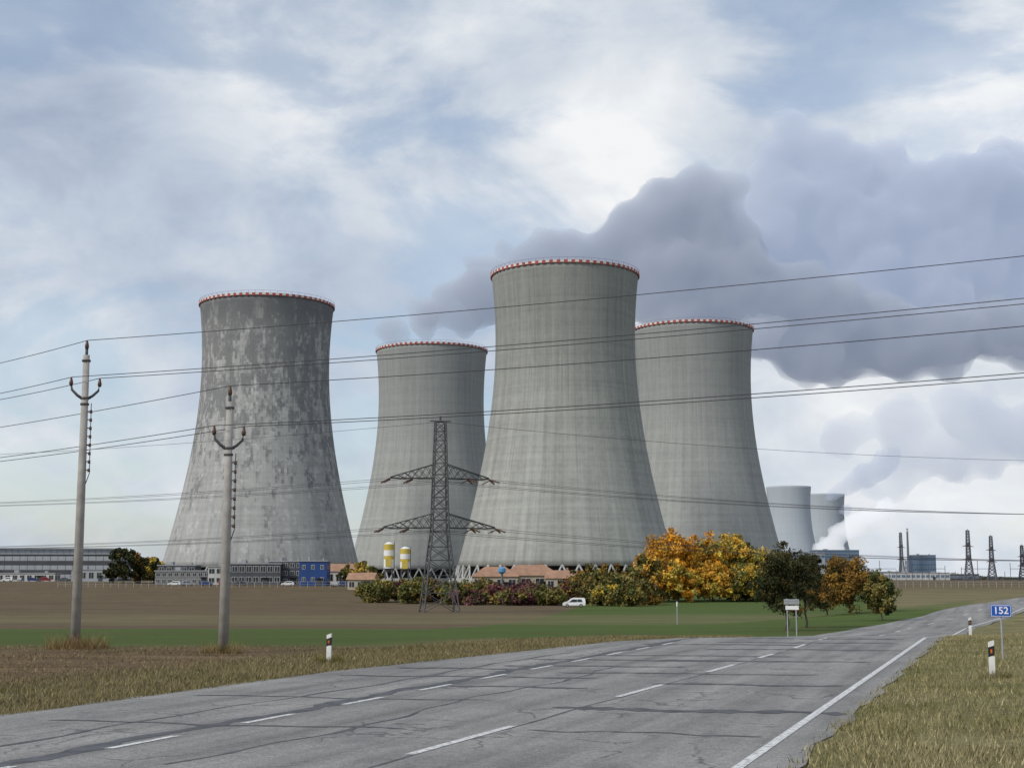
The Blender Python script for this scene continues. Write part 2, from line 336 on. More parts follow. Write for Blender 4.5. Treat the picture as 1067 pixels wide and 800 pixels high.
for p,yy,h,rx,pal in[(385,334,4.6,4,OLV),(395,330,5.2,4.5,OLV),(412,338,5.4,4.5,MAR+OLV),(432,322,5.0,4.6,OLV),(452,335,5.2,5,BRN),(476,330,5.2,5,OLV),(500,322,4.6,5,OLV+BRN),(520,318,4.0,4.5,MAR),
    (545,322,4.4,5,MAR),(566,316,4.0,5,MAR+OLV),(590,325,5.2,5,MAR+BRN),(612,322,6.6,5,OLV+BRN),(634,318,7.0,5,OLV),(652,312,6,4.5,OLV+DKG),(660,330,9,4.5,BRN+OLV),(640,345,9.5,5,BRN+YEL),(617,345,8.5,4.5,BRN+OLV),(603,350,7.5,5,OLV+BRN),
    (470,316,3.6,4,OLV),(490,312,3.6,4.5,OLV+MAR),(535,309,3.4,5,OLV+MAR),(575,308,3.4,4,OLV),(553,330,4.8,5,MAR),(506,335,5.0,5,OLV+BRN),(441,340,5.6,5,OLV),(630,305,5,4,OLV+YEL[:1]),(655,298,4.5,4,OLV),(672,312,5,5,OLV+BRN)]:
    k+=1; tree('bush',PX(p,yy),yy,h,rx,.0,pal,60,50,.33,0,k,0,.24,True)
for p,yy,h,rx,pal in[(128,540,14,5.5,DKG),(146,548,12,5,BRN+DKG),(160,545,10,5,DKG+YEL[:1]),(118,560,8,4,DKG),(377,500,9,4,YEL),(362,505,7,3.5,OLV),(388,495,7,4,OLV)]:
    k+=1; tree('tree',PX(p,yy),yy,h,rx,.05,pal,55,60,.5,.3,k,0,.24,True)
def belt(name,x0,x1,y,h,n,seed,pal):
    r=np.random.default_rng(seed); N=n; x=r.uniform(x0,x1,N); hh=h*(.55+.45*np.sin(x*.021+seed)*np.sin(x*.0073+1))*(.7+.3*r.random(N)); yy=y+r.uniform(-20,20,N)
    z=gz(x,yy)+r.random(N)*hh; s_=2.2; v=np.empty((N,4,3)); a=r.random(N)*3.14
    dx,dy=np.cos(a)*s_,np.sin(a)*s_*.4
    v[:,0]=np.stack([x-dx,yy-dy,z],-1); v[:,1]=np.stack([x,yy,z-s_],-1); v[:,2]=np.stack([x+dx,yy+dy,z],-1); v[:,3]=np.stack([x,yy,z+s_],-1)
    me=bpy.data.meshes.new(name); me.from_pydata(v.reshape(-1,3).tolist(),[],np.arange(N*4).reshape(-1,4).tolist())
    pal=np.array(pal); col=pal[r.integers(0,len(pal),N)]; col=np.concatenate([np.repeat(col,4,0),np.ones((N*4,1))],1)
    ca=me.color_attributes.new('Col','FLOAT_COLOR','POINT'); ca.data.foreach_set('color',col.ravel()); me.materials.append(leafm)
    o=bpy.data.objects.new(name,me); scene.collection.objects.link(o)
belt('distant_tree_belt',300,1500,1500,9,14000,3,[(.08,.09,.07),(.11,.10,.08),(.07,.08,.07)])
belt('distant_tree_belt',-900,-180,900,9,7000,5,[(.06,.07,.05),(.11,.09,.05)])

# ---------------- cooling towers ----------------
def tower_mat(name,kind,tint=(1,1,1),haze=0.):
    t=NT(name); tc=t.node('ShaderNodeTexCoord').outputs['Object']; s3=t.node('ShaderNodeSeparateXYZ'); t.link(tc,s3.inputs[0])
    ang=t.math('ARCTAN2',s3.outputs[1],s3.outputs[0]); z=s3.outputs[2]
    def cylv(ang,z):
        cx=t.node('ShaderNodeCombineXYZ'); t.link(t.math('MULTIPLY',t.math('COSINE',ang),32),cx.inputs[0]); t.link(t.math('MULTIPLY',t.math('SINE',ang),32),cx.inputs[1]); t.link(z,cx.inputs[2]); return cx.outputs[0]
    cyl=cylv(ang,z)
    band=t.noise(t.mapv(cyl,(.01,.01,.55)),1.,3,.7)
    streak=t.noise(t.mapv(cyl,(.5,.5,.012)),1.,5,.65)
    drip=t.noise(t.mapv(cyl,(1.1,1.1,.03),(5,2,8)),1.,6,.7)
    fine=t.noise(cyl,.45,7,.75); big=t.noise(t.mapv(cyl,(1,1,.6)),.045,4,.6)
    rib=t.math('SINE',t.math('MULTIPLY',ang,160.)); lift=t.math('FRACT',t.math('MULTIPLY',z,.62))
    jl=t.smooth(lift,.0,.12,1.,0.); jr=t.smooth(rib,.8,1.)
    s_=t.math('ADD',t.math('ADD',t.math('MULTIPLY',band,.20),t.math('MULTIPLY',streak,.36)),t.math('ADD',t.math('MULTIPLY',fine,.26),t.math('MULTIPLY',big,.18)))
    if kind=='patchy': c=t.ramp(s_,[(.38,(.28,.285,.28)),(.5,(.37,.375,.36)),(.62,(.46,.46,.445))])
    else: c=t.ramp(s_,[(.39,(.25,.255,.235)),(.5,(.345,.35,.322)),(.61,(.44,.445,.41))])
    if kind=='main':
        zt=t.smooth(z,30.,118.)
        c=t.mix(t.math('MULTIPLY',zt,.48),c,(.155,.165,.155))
        ds=t.math('MULTIPLY',t.smooth(drip,.52,.66),t.smooth(z,25.,105.,.35,1.))
        c=t.mix(t.math('MULTIPLY',ds,.28),c,(.12,.125,.12))
        ls=t.smooth(t.noise(t.mapv(cyl,(.9,.9,.025),(1,7,3)),1.,6,.7),.56,.68)
        c=t.mix(t.math('MULTIPLY',ls,.20),c,(.52,.52,.49))
    if kind=='patchy':
        angq=t.math('DIVIDE',t.math('FLOOR',t.math('MULTIPLY',ang,25.4)),25.4); zq=t.math('DIVIDE',t.math('FLOOR',t.math('MULTIPLY',z,.62)),.62)
        cq=cylv(angq,zq)
        m=t.math('ADD',t.math('MULTIPLY',t.noise(t.mapv(cq,(1,1,.4)),.18,7,.78,.2),.62),t.math('MULTIPLY',t.noise(t.mapv(cyl,(1,1,.4)),.26,9,.78,.2),.38))
        zt=t.smooth(z,10.,95.,-.065,.042)
        dark=t.smooth(t.math('ADD',m,zt),.480,.545)
        c=t.mix(t.math('MULTIPLY',dark,.63),c,(.115,.12,.125))
        ml=t.math('ADD',t.math('MULTIPLY',t.noise(t.mapv(cq,(1,1,.7),(9,3,5)),.2,7,.75,.3),.5),t.math('MULTIPLY',t.noise(t.mapv(cyl,(1,1,.7),(9,3,5)),.3,9,.75,.3),.5))
        lt=t.math('MULTIPLY',t.smooth(ml,.525,.575),t.smooth(z,120.,80.,.3,1.))
        c=t.mix(t.math('MULTIPLY',lt,.42),c,(.60,.60,.59))
        c=t.mix(t.math('MULTIPLY',t.smooth(t.math('ADD',z,t.math('MULTIPLY',streak,16.)),118.,128.),.6),c,(.12,.125,.13))
    c=t.mix(t.math('MULTIPLY',t.math('MAXIMUM',jl,jr),.10),c,(.09,.09,.09))
    c=t.mix(t.math('MULTIPLY',t.smooth(t.math('ADD',z,t.math('MULTIPLY',streak,14.)),22.,10.),.3),c,(.16,.16,.15))
    if tint!=(1,1,1): c=t.mix(haze,c,tint)  # aerial haze painted into the concrete colour of rear and far towers
    t.base(c,.92,.15); t.bump(t.math('ADD',fine,t.math('MULTIPLY',jr,-.3)),.2,.3); return t.m
red=plain('red_paint',(.36,.075,.06),.7,.3,.3); white=plain('white_paint',(.60,.58,.55),.7,.15,.3)
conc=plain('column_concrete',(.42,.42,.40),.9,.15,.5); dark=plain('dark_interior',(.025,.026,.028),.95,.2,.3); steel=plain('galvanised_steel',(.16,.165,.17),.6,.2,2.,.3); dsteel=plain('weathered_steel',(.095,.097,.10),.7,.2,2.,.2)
ZB=6.2
def tower(x,y,mat,detail=True):
    z0=g(x,y)-.2; root=empty('cooling_tower',(x,y,z0)); rr=lambda z: math.sqrt(28.7**2+(.362*(z-98))**2)
    mb=MB(); n=128 if detail else 48; zs=[ZB+ (125-ZB)*i/46 for i in range(47)]
    for z in zs:
        for k in range(n): a=2*math.pi*k/n; mb.v.append((rr(z)*math.cos(a),rr(z)*math.sin(a),z))
    for z in zs:
        for k in range(n): a=2*math.pi*k/n; q=rr(z)-.5; mb.v.append((q*math.cos(a),q*math.sin(a),z))
    m=len(zs); o2=m*n
    for i in range(m-1):
        for k in range(n):
            k2=(k+1)%n; mb.f.append((i*n+k,i*n+k2,(i+1)*n+k2,(i+1)*n+k)); mb.f.append((o2+i*n+k,o2+(i+1)*n+k,o2+(i+1)*n+k2,o2+i*n+k2))
    for k in range(n):
        k2=(k+1)%n; mb.f.append(((m-1)*n+k,(m-1)*n+k2,o2+(m-1)*n+k2,o2+(m-1)*n+k)); mb.f.append((k,o2+k,o2+k2,k2))
    mb.mi=[0]*len(mb.f); mb.obj('shell',[mat],root,smooth=True)
    if not detail: return
    mb=MB(); N=44; rb=rr(ZB)
    for k in range(N):
        a=2*math.pi*k/N
        for s_ in(-1,1):
            a2=a+s_*math.pi/N
            mb.tube([((rb+1.4)*math.cos(a),(rb+1.4)*math.sin(a),.2),((rb-.2)*math.cos(a2),(rb-.2)*math.sin(a2),ZB+.4)],.38,6)
    mb.obj('diagonal_columns',[conc],root)
    mb=MB(); nn=96
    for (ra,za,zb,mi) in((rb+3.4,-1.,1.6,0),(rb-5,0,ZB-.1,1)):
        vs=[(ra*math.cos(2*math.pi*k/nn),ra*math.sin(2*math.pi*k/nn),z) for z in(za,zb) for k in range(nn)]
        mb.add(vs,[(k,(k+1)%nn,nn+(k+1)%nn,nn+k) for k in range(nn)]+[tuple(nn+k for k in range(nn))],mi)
    mb.obj('basin',[conc,dark],root)
    mb=MB(); N=132; rt=rr(125)
    for k in range(N):
        a0=2*math.pi*k/N; a1=2*math.pi*(k+1)/N; r1,r0=rt+.55,rt-.6; zl=124.75 if k%2 else 124.45
        vs=[(r*math.cos(a),r*math.sin(a),z) for z in(zl,125.7) for (r,a) in((r0,a0),(r1,a0),(r1,a1),(r0,a1))]
        mb.add(vs,[(0,3,2,1),(4,5,6,7),(0,1,5,4),(1,2,6,5),(2,3,7,6),(3,0,4,7)],k%2)
    for k in range(60):
        a=2*math.pi*k/60; mb.box(((rt+.4)*math.cos(a),(rt+.4)*math.sin(a),126.2),(.10,.10,1.1),0)
    pts=[((rt+.4)*math.cos(2*math.pi*k/80),(rt+.4)*math.sin(2*math.pi*k/80),126.75) for k in range(81)]
    mb.tube(pts,.05,5,2)
    mb.obj('rim_warning_band',[red,white,steel],root)
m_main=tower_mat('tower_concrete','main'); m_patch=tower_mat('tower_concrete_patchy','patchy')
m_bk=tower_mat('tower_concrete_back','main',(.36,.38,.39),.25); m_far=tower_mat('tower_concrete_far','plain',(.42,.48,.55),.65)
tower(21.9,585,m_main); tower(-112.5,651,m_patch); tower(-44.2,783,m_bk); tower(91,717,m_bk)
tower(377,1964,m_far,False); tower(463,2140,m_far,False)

# ---------------- steam ----------------
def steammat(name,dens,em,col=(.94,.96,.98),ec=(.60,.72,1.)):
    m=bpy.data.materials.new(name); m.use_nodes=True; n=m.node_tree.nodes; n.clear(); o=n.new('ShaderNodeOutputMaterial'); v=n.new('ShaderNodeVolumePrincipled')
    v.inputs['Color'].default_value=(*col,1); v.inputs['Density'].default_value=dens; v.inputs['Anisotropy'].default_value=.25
    v.inputs['Emission Color'].default_value=(*ec,1); v.inputs['Emission Strength'].default_value=em*dens  # faint bluish emission stands in for light scattered repeatedly inside the volume
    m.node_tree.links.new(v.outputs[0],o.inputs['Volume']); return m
def plume(name,blobs,mat,vox,amp,seed,spread=.72):
    import bmesh
    from mathutils import Matrix
    r=random.Random(seed); bm=bmesh.new()
    for (x,y,z,rad) in blobs:
        for q in range(8):
            ox,oy,oz=[r.uniform(-1,1)*rad*spread for _ in range(3)]
            if q==0: ox=oy=oz=0
            rr_=rad*(.85 if q==0 else r.uniform(.25,.55))
            bmesh.ops.create_icosphere(bm,subdivisions=3,radius=rr_,matrix=Matrix.Translation((x+ox,y+oy,z+oz)))
    me=bpy.data.meshes.new(name); bm.to_mesh(me); bm.free(); me.materials.append(mat)
    o=bpy.data.objects.new(name,me); scene.collection.objects.link(o)
    rm=o.modifiers.new('remesh','REMESH'); rm.mode='VOXEL'; rm.voxel_size=vox
    for i,(sz,st) in enumerate(((amp*2.2,amp*1.5),(amp*.8,amp*1.0),(amp*.34,amp*.52))):
        tx=bpy.data.textures.new('cloud_noise','CLOUDS'); tx.noise_scale=sz; tx.noise_depth=2
        d=o.modifiers.new('disp','DISPLACE'); d.texture=tx; d.texture_coords='GLOBAL'; d.strength=st; d.mid_level=.5
    rm=o.modifiers.new('remesh2','REMESH'); rm.mode='VOXEL'; rm.voxel_size=vox*.8; rm.use_smooth_shade=True
    return o
def B(px_,py_,r_,y=900.):
    return ((px_-533)*.612*y/900., y, 2+(122+(400-py_)*.62)*y/900., r_*.62*y/900.)
main=[B(412,352,18,790),B(440,338,24,810),B(470,312,32,830),B(505,300,38,850),B(548,288,38),B(590,275,40),B(630,268,40),B(668,240,40),B(700,215,42),B(735,222,44),B(718,198,28),B(680,300,50),
 B(750,300,60),B(765,255,45),B(800,330,60),B(860,340,58),B(920,345,55),B(940,378,30),B(865,380,30),B(985,350,45),B(1060,350,40)]
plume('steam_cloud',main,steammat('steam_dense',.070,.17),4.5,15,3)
upper_=[B(800,250,50,960),B(806,190,34,960),B(815,160,26,960),B(832,135,24,960),B(862,165,34,960),B(862,215,50,960),B(905,250,62,960),B(945,215,54,960),B(1000,275,66,960),B(1000,190,40,960),B(1050,240,64,960),B(900,180,32,960),B(935,165,24,960),B(1035,170,34,960),B(1070,190,40,960),B(1095,220,62,960),B(930,310,60,960),B(1080,310,60,960),B(780,215,30,960),B(850,275,50,985),B(855,300,55,985)]
plume('steam_cloud',upper_,steammat('steam_mid',.065,.26),4.5,16,4)  # upper plume made lighter by stronger emission
low=[B(900,505,20,1900),B(935,492,26,1900),B(975,480,28,1900),B(1020,465,34,1900),B(1070,450,44,1900),B(870,455,24,1900),B(935,445,34,1900),B(1000,430,40,1900)]
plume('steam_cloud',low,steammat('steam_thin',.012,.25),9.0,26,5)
wis=[B(846,574,10,1885),B(853,566,12,1885),B(862,557,12,1885),B(872,549,12,1885),B(884,542,12,1885),B(898,535,12,1885),B(915,527,13,1885)]
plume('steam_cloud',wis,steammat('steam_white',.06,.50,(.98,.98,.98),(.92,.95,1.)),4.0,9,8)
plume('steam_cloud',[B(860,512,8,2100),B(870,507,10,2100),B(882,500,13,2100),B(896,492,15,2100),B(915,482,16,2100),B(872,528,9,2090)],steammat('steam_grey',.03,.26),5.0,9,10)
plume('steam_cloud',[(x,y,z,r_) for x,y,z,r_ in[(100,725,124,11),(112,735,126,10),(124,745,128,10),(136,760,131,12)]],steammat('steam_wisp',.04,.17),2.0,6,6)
cum=[B(945,125,20,3000),B(968,108,20,3000),B(1000,115,26,3000),B(1035,98,24,3000),B(1062,108,26,3000),B(1095,115,32,3000),B(985,150,30,3000),B(1040,145,32,3000),B(925,145,18,3000)]
plume('cumulus_cloud',cum,steammat('cloud_white',.0035,.36,(.98,.98,.98),(.88,.93,1.)),13.0,50,9)  # sunlit brightness of the cumulus comes from added emission

# ---------------- poles & wires ----------------
pc=plain('pole_concrete',(.36,.34,.31),.9,.2,3); ins=plain('insulator_brown',(.10,.05,.03),.3,.1,5); wirem=plain('wire_aluminium',(.045,.045,.05),.6,.1,3)
def pole(x,y,h,arm_ang,extra=False,lean=0.):
    z0=g(x,y); root=empty('utility_pole',(x,y,z0)); mb=MB()
    mb.tube([(0,0,-.3),(lean*.5,0,h*.5),(lean*.95,0,h-.45)],[.15,.125,.095],12); mb.obj('pole_shaft',[pc],root,smooth=True)
    mb=MB(); ca,sa=math.cos(arm_ang),math.sin(arm_ang); zc=h-1.75; tx=lean*.95
    for s_ in(-1,1):
        pts=[(tx+ca*s_*d,sa*s_*d,zc+e) for d,e in((.02,-.05),(.22,.08),(.38,.24),(.41,.42))]
        mb.tube(pts,[.05,.045,.04,.028],6)
        mb.tube([(tx+ca*s_*.41,sa*s_*.41,zc+.36),(tx+ca*s_*.41,sa*s_*.41,zc+.44),(tx+ca*s_*.41,sa*s_*.41,zc+.50),(tx+ca*s_*.41,sa*s_*.41,zc+.62)],[.045,.065,.05,.025],8,1)
    mb.tube([(tx,0,h-.6),(tx,0,h-.2)],.045,8); mb.tube([(tx,0,h-.28),(tx,0,h-.18),(tx,0,h-.1),(tx,0,h)],[.045,.065,.05,.025],8,1)
    for zz in(zc,zc-.18,h-.62): mb.tube([(tx,0,zz-.03),(tx,0,zz+.03)],.13,10)
    if extra:
        for i in range(8):
            zz=h-2.15-i*.25; mb.tube([(tx+.08,0,zz),(tx+.24,0,zz+.02)],.016,5); mb.tube([(tx+.20,0,zz-.05),(tx+.20,0,zz+.05)],[.045,.03],6,1)
        mb.tube([(tx+.2,0,h-1.9),(tx+.22,0,h-4.0),(tx+.12,0,h-4.3)],.014,5)
    mb.obj('crossarm_and_insulators',[dsteel,ins],root,smooth=True)
    return [(x+tx,y,z0+h),(x+tx-ca*.4,y-sa*.4,z0+zc+.62),(x+tx+ca*.4,y+sa*.4,z0+zc+.62)]
p1=pole(-12.77,42.7,9.1,.35,True); p2=pole(-7.88,39.9,7.35,.35,True)
q1=pole(22,32,9.85,1.2); q2=pole(21,29,7.6,1.2)
a1=pole(-27,58,9.9,.8); a2=pole(-32,64,7.9,.8)
def span(mb,a,b,sag,r,n=28):
    pts=[]
    for i in range(n+1):
        s_=i/n; pts.append((a[0]+(b[0]-a[0])*s_,a[1]+(b[1]-a[1])*s_,a[2]+(b[2]-a[2])*s_-4*sag*s_*(1-s_)))
    mb.tube(pts,r,5)
mb=MB()
for A,Bq,sg in((p1,q1,.22),(p1,a1,.2),(p2,q2,.22),(p2,a2,.2)):
    for i in range(3): span(mb,A[i],Bq[i],sg,.011)
mb.obj('overhead_wires',[wirem])

def pylon(name,x,y,h,rot,wb=5.6,arms=True,thick=.085,mat=dsteel):
    z0=g(x,y); root=empty(name,(x,y,z0),rot); mb=MB(); hb=h*.42
    def hw(z): return (wb/2*(1-z/hb)+1.3*(z/hb)) if z<hb else (1.3*(1-(z-hb)/(h-hb))+.8*((z-hb)/(h-hb)))
    zs=[0,.10,.19,.27,.34,.42,.48,.54,.60,.66,.72,.78,.84,.9,.95,1.]; zs=[q*h for q in zs]
    cr=((-1,-1),(1,-1),(1,1),(-1,1))
    for i in range(len(zs)-1):
        z1,z2=zs[i],zs[i+1]; w1,w2=hw(z1),hw(z2)
        for k in range(4):
            a,b=cr[k],cr[(k+1)%4]
            mb.tube([(a[0]*w1,a[1]*w1,z1),(a[0]*w2,a[1]*w2,z2)],thick*1.4,4)
            mb.tube([(a[0]*w1,a[1]*w1,z1),(b[0]*w2,b[1]*w2,z2)],thick*.7,4); mb.tube([(b[0]*w1,b[1]*w1,z1),(a[0]*w2,a[1]*w2,z2)],thick*.7,4)
            mb.tube([(a[0]*w2,a[1]*w2,z2),(b[0]*w2,b[1]*w2,z2)],thick*.6,4)
    tips=[]
    if arms:
        for za,ln in((h*.70,8.0),(h*.44,9.0)):
            w=hw(za)
            for s_ in(-1,1):
                for yy in(-w,w):
                    mb.tube([(s_*w,yy,za),(s_*ln,0,za-.1)],thick,4); mb.tube([(s_*w,yy,za+2.2),(s_*ln,0,za+.1)],thick,4)
                for i in range(6):
                    q0=i/6; q1_=(i+1)/6; xa=w+(ln-w)*q0; xb=w+(ln-w)*q1_
                    for yy in(-1,1):
                        mb.tube([(s_*xa,yy*w*(1-q0),za),(s_*xb,yy*w*(1-q1_),za+2.2*(1-q1_)+.05)],thick*.6,4)
                        mb.tube([(s_*xa,yy*w*(1-q0),za+2.2*(1-q0)),(s_*xb,yy*w*(1-q1_),za)],thick*.5,4)
                for q in((ln,.0),(ln*.55,.0)):
                    tips.append((s_*q[0],0,za-.1))
                    for sd_ in(-1,1):
                        mb.tube([(s_*q[0],0,za-.1),(s_*q[0]+s_*1.2,sd_*1.9,za-.7)],.13,6,1)
                        mb.tube([(s_*q[0]-.9,sd_*1.2,za-.8),(s_*q[0],0,za-.3)],.07,5,1)
        mb.box((0,0,h+.1),(3.4,.5,.15)); mb.box((0,0,h+.5),(.3,.3,.8))
        tips.append((0,0,h))
    mb.obj('lattice',[mat,ins],root)
    co,si=math.cos(rot),math.sin(rot)
    return [(x+a*co-b*si,y+a*si+b*co,z0+c_) for a,b,c_ in tips]
pt=pylon('power_pylon',-11.5,230,30.2,math.radians(12))
ptL=[( -260+(p[0]+11.5)*.6,330+(p[1]-230),p[2]+3.5) for p in pt]
ptR=[( 190+(p[0]+11.5)*.6,262+(p[1]-230),p[2]-1.5) for p in pt]
pylon('power_pylon',-260,330,34,math.radians(60)); pylon('power_pylon',190,262,31,math.radians(90))
mb=MB()
for a,b,c_ in zip(pt,ptL,ptR): span(mb,a,b,4.0,.030,40); span(mb,a,c_,4.2,.030,40)
mb.obj('transmission_wires',[wirem])
hazest=plain('distant_steel',(.15,.16,.18),.8,.1,.2)  # steel colour with distance haze mixed in
for p,yy,h in((1010,900,31),(1034,950,29),(940,1300,42),(1066,1000,24)): pylon('power_pylon',PX(p,yy),yy,h,1.1,thick=.2,mat=hazest)

# ---------------- signs, delineators ----------------
blue=plain('sign_blue',(.015,.09,.42),.4,.05,3); whitep=plain('sign_white',(.78,.78,.76),.45,.05,3); blackp=plain('sign_black',(.02,.02,.02),.5,.1,5); greym=plain('sign_grey_back',(.38,.39,.40),.5,.1,3,.4); orangep=plain('reflector_orange',(.6,.15,.02),.4,.1,3)
dirty=plain('post_plastic_white',(.68,.68,.65),.55,.12,6)
def delin(x,y,h):
    z0=g(x,y)+.0; root=empty('delineator_post',(x,y,z0),-.33); mb=MB()
    prof=[(-.06,-.045),(.06,-.045),(.05,.03),(0,.06),(-.05,.03)]
    def seg(za,zb,m,gr=0.,slant=0):
        vs=[(a*(1+gr),b*(1+gr),za+(a*slant)) for a,b in prof]+[(a*(1+gr),b*(1+gr),zb+(a*slant)) for a,b in prof]
        mb.add(vs,[(i,(i+1)%5,5+(i+1)%5,5+i) for i in range(5)]+[(4,3,2,1,0),(5,6,7,8,9)],m)
    seg(-.1,h*.60,0); seg(h*.60,h*.86,1,0.03,.35); seg(h*.86,h,0,0,.35)
    mb.box((0,-.052,h*.73),(.035,.008,h*.10),2)
    mb.obj('post',[dirty,blackp,orangep],root)
delin(9.64,29.4,.74); delin(-4.42,35.4,.68)
for y_ in(62,): delin(float(E(y_))+1.1,y_,.8)
def textobj(s_,size,parent,loc,mat,rot):
    c_=bpy.data.curves.new('lettering','FONT'); c_.body=s_; c_.size=size; c_.align_x='CENTER'; c_.align_y='CENTER'; c_.extrude=.002; c_.offset=.004
    o=bpy.data.objects.new('lettering',c_); scene.collection.objects.link(o); o.parent=parent; o.location=loc; o.rotation_euler=rot; c_.materials.append(mat)
sx,sy=12.15,36.2; z0=g(sx,sy); root=empty('route_number_sign',(sx,sy,z0),-.28); mb=MB(); zc=1.22-(z0)
mb.tube([(0,0.03,-.1),(0,.03,zc+.1)],.025,8,0)
mb.box((0,0,zc),(.50,.02,.30),1); mb.box((0,-.0125,zc),(.47,.004,.27),2); mb.box((0,-.016,zc),(.445,.004,.245),1)
mb.box((0,.017,zc),(.46,.006,.26),0)
mb.obj('plate_and_post',[greym,blue,whitep],root); textobj('152',.24,root,(0,-.022,zc),whitep,(math.pi/2,0,0))
sx,sy=PX(824,60),60; z0=g(sx,sy); root=empty('direction_sign',(sx,sy,z0),-.15); mb=MB()
for q in(-.18,.18): mb.tube([(q,.03,-.1),(q,.03,1.55)],.026,8,0)
mb.box((0,0,1.42),(.62,.02,.22),1); mb.box((.02,0,1.18),(.54,.02,.16),2)
for zz in(1.36,1.48): mb.box((0,-.02,zz),(.6,.02,.025),0)
mb.obj('boards_and_posts',[greym,greym,whitep],root)
mb=MB(); mb.tube([(0,0,0),(0,0,2.0)],.05,6); mb.tube([(0,0,1.6),(0,0,2.0)],.07,6,1); mb.obj('marker_post',[greym,whitep],loc=(PX(705,130),130,g(PX(705,130),130)))

# ---------------- vehicles ----------------
glass=plain('dark_glass',(.02,.025,.03),.15,.1,2,0,.6); rubber=plain('tyre',(.02,.02,.02),.9,.1,4)
def car(name,x,y,rot,colm,van=False):
    z0=g(x,y); root=empty(name,(x,y,z0),rot); mb=MB()
    prof=[(-2.15,.35),(-2.2,.75),(-2.1,1.0),(-1.75,1.5),(-1.3,1.62),(.2,1.62),(.55,1.5),(1.2,1.05),(2.0,.88),(2.2,.65),(2.2,.35)]
    if van: prof=[(-2.2,.35),(-2.25,.9),(-2.15,1.7),(-1.9,1.85),(.1,1.87),(.6,1.7),(1.25,1.15),(2.05,.95),(2.25,.7),(2.25,.35)]
    n=len(prof); 
    def wdt(z): return .86 if z<1.05 else .86-.16*(z-1.05)/.7
    vs=[(a,-wdt(b),b) for a,b in prof]+[(a,wdt(b),b) for a,b in prof]
    mb.add(vs,[(i,(i+1)%n,n+(i+1)%n,n+i) for i in range(n)]+[tuple(range(n))[::-1],tuple(n+i for i in range(n))],0)
    top=1.55 if van else 1.42
    for s_ in(-1,1):
        for xa,xb,xc,xd in((-1.65,-.65,-.65,-1.45),(-.55,.95 if not van else 1.0,.35,-.55)):
            yv=lambda z: s_*(wdt(z)+.012)
            vs=[(xa,yv(1.05),1.05),(xb,yv(1.05),1.05),(xc,yv(top),top),(xd,yv(top),top)]; mb.add(vs,[(0,1,2,3)],1)
        for xw in(-1.35,1.4):
            mb.tube([(xw,s_*.70,.33),(xw,s_*.88,.33)],.33,14,2); mb.tube([(xw,s_*.87,.33),(xw,s_*.895,.33)],.18,10,3)
    mb.box((2.2,0,.62),(.06,1.3,.12),3); mb.box((0,0,.36),(4.2,1.5,.12),2)
    mb.obj('body',[colm,glass,rubber,greym],root)
carw=plain('car_paint_white',(.78,.78,.78),.3,.03,1,0,.5); cars=[carw,plain('car_paint_silver',(.35,.36,.38),.3,.05,1,.3),plain('car_paint_blue',(.03,.06,.2),.3,.05,1),plain('car_paint_red',(.3,.02,.02),.3,.05,1),plain('car_paint_grey',(.1,.1,.11),.3,.05,1)]
car('parked_car',PX(598,290),290,math.pi,carw,True)
for i,(p,yy) in enumerate([(8,640),(22,638),(34,642),(48,640),(66,640),(182,500),(196,502),(215,500),(232,503),(252,500),(300,498),(350,490),(362,492)]):
    car('parked_car',PX(p,yy),yy,random.choice((0,math.pi,.3,1.57)),cars[i%5],i%3==0)

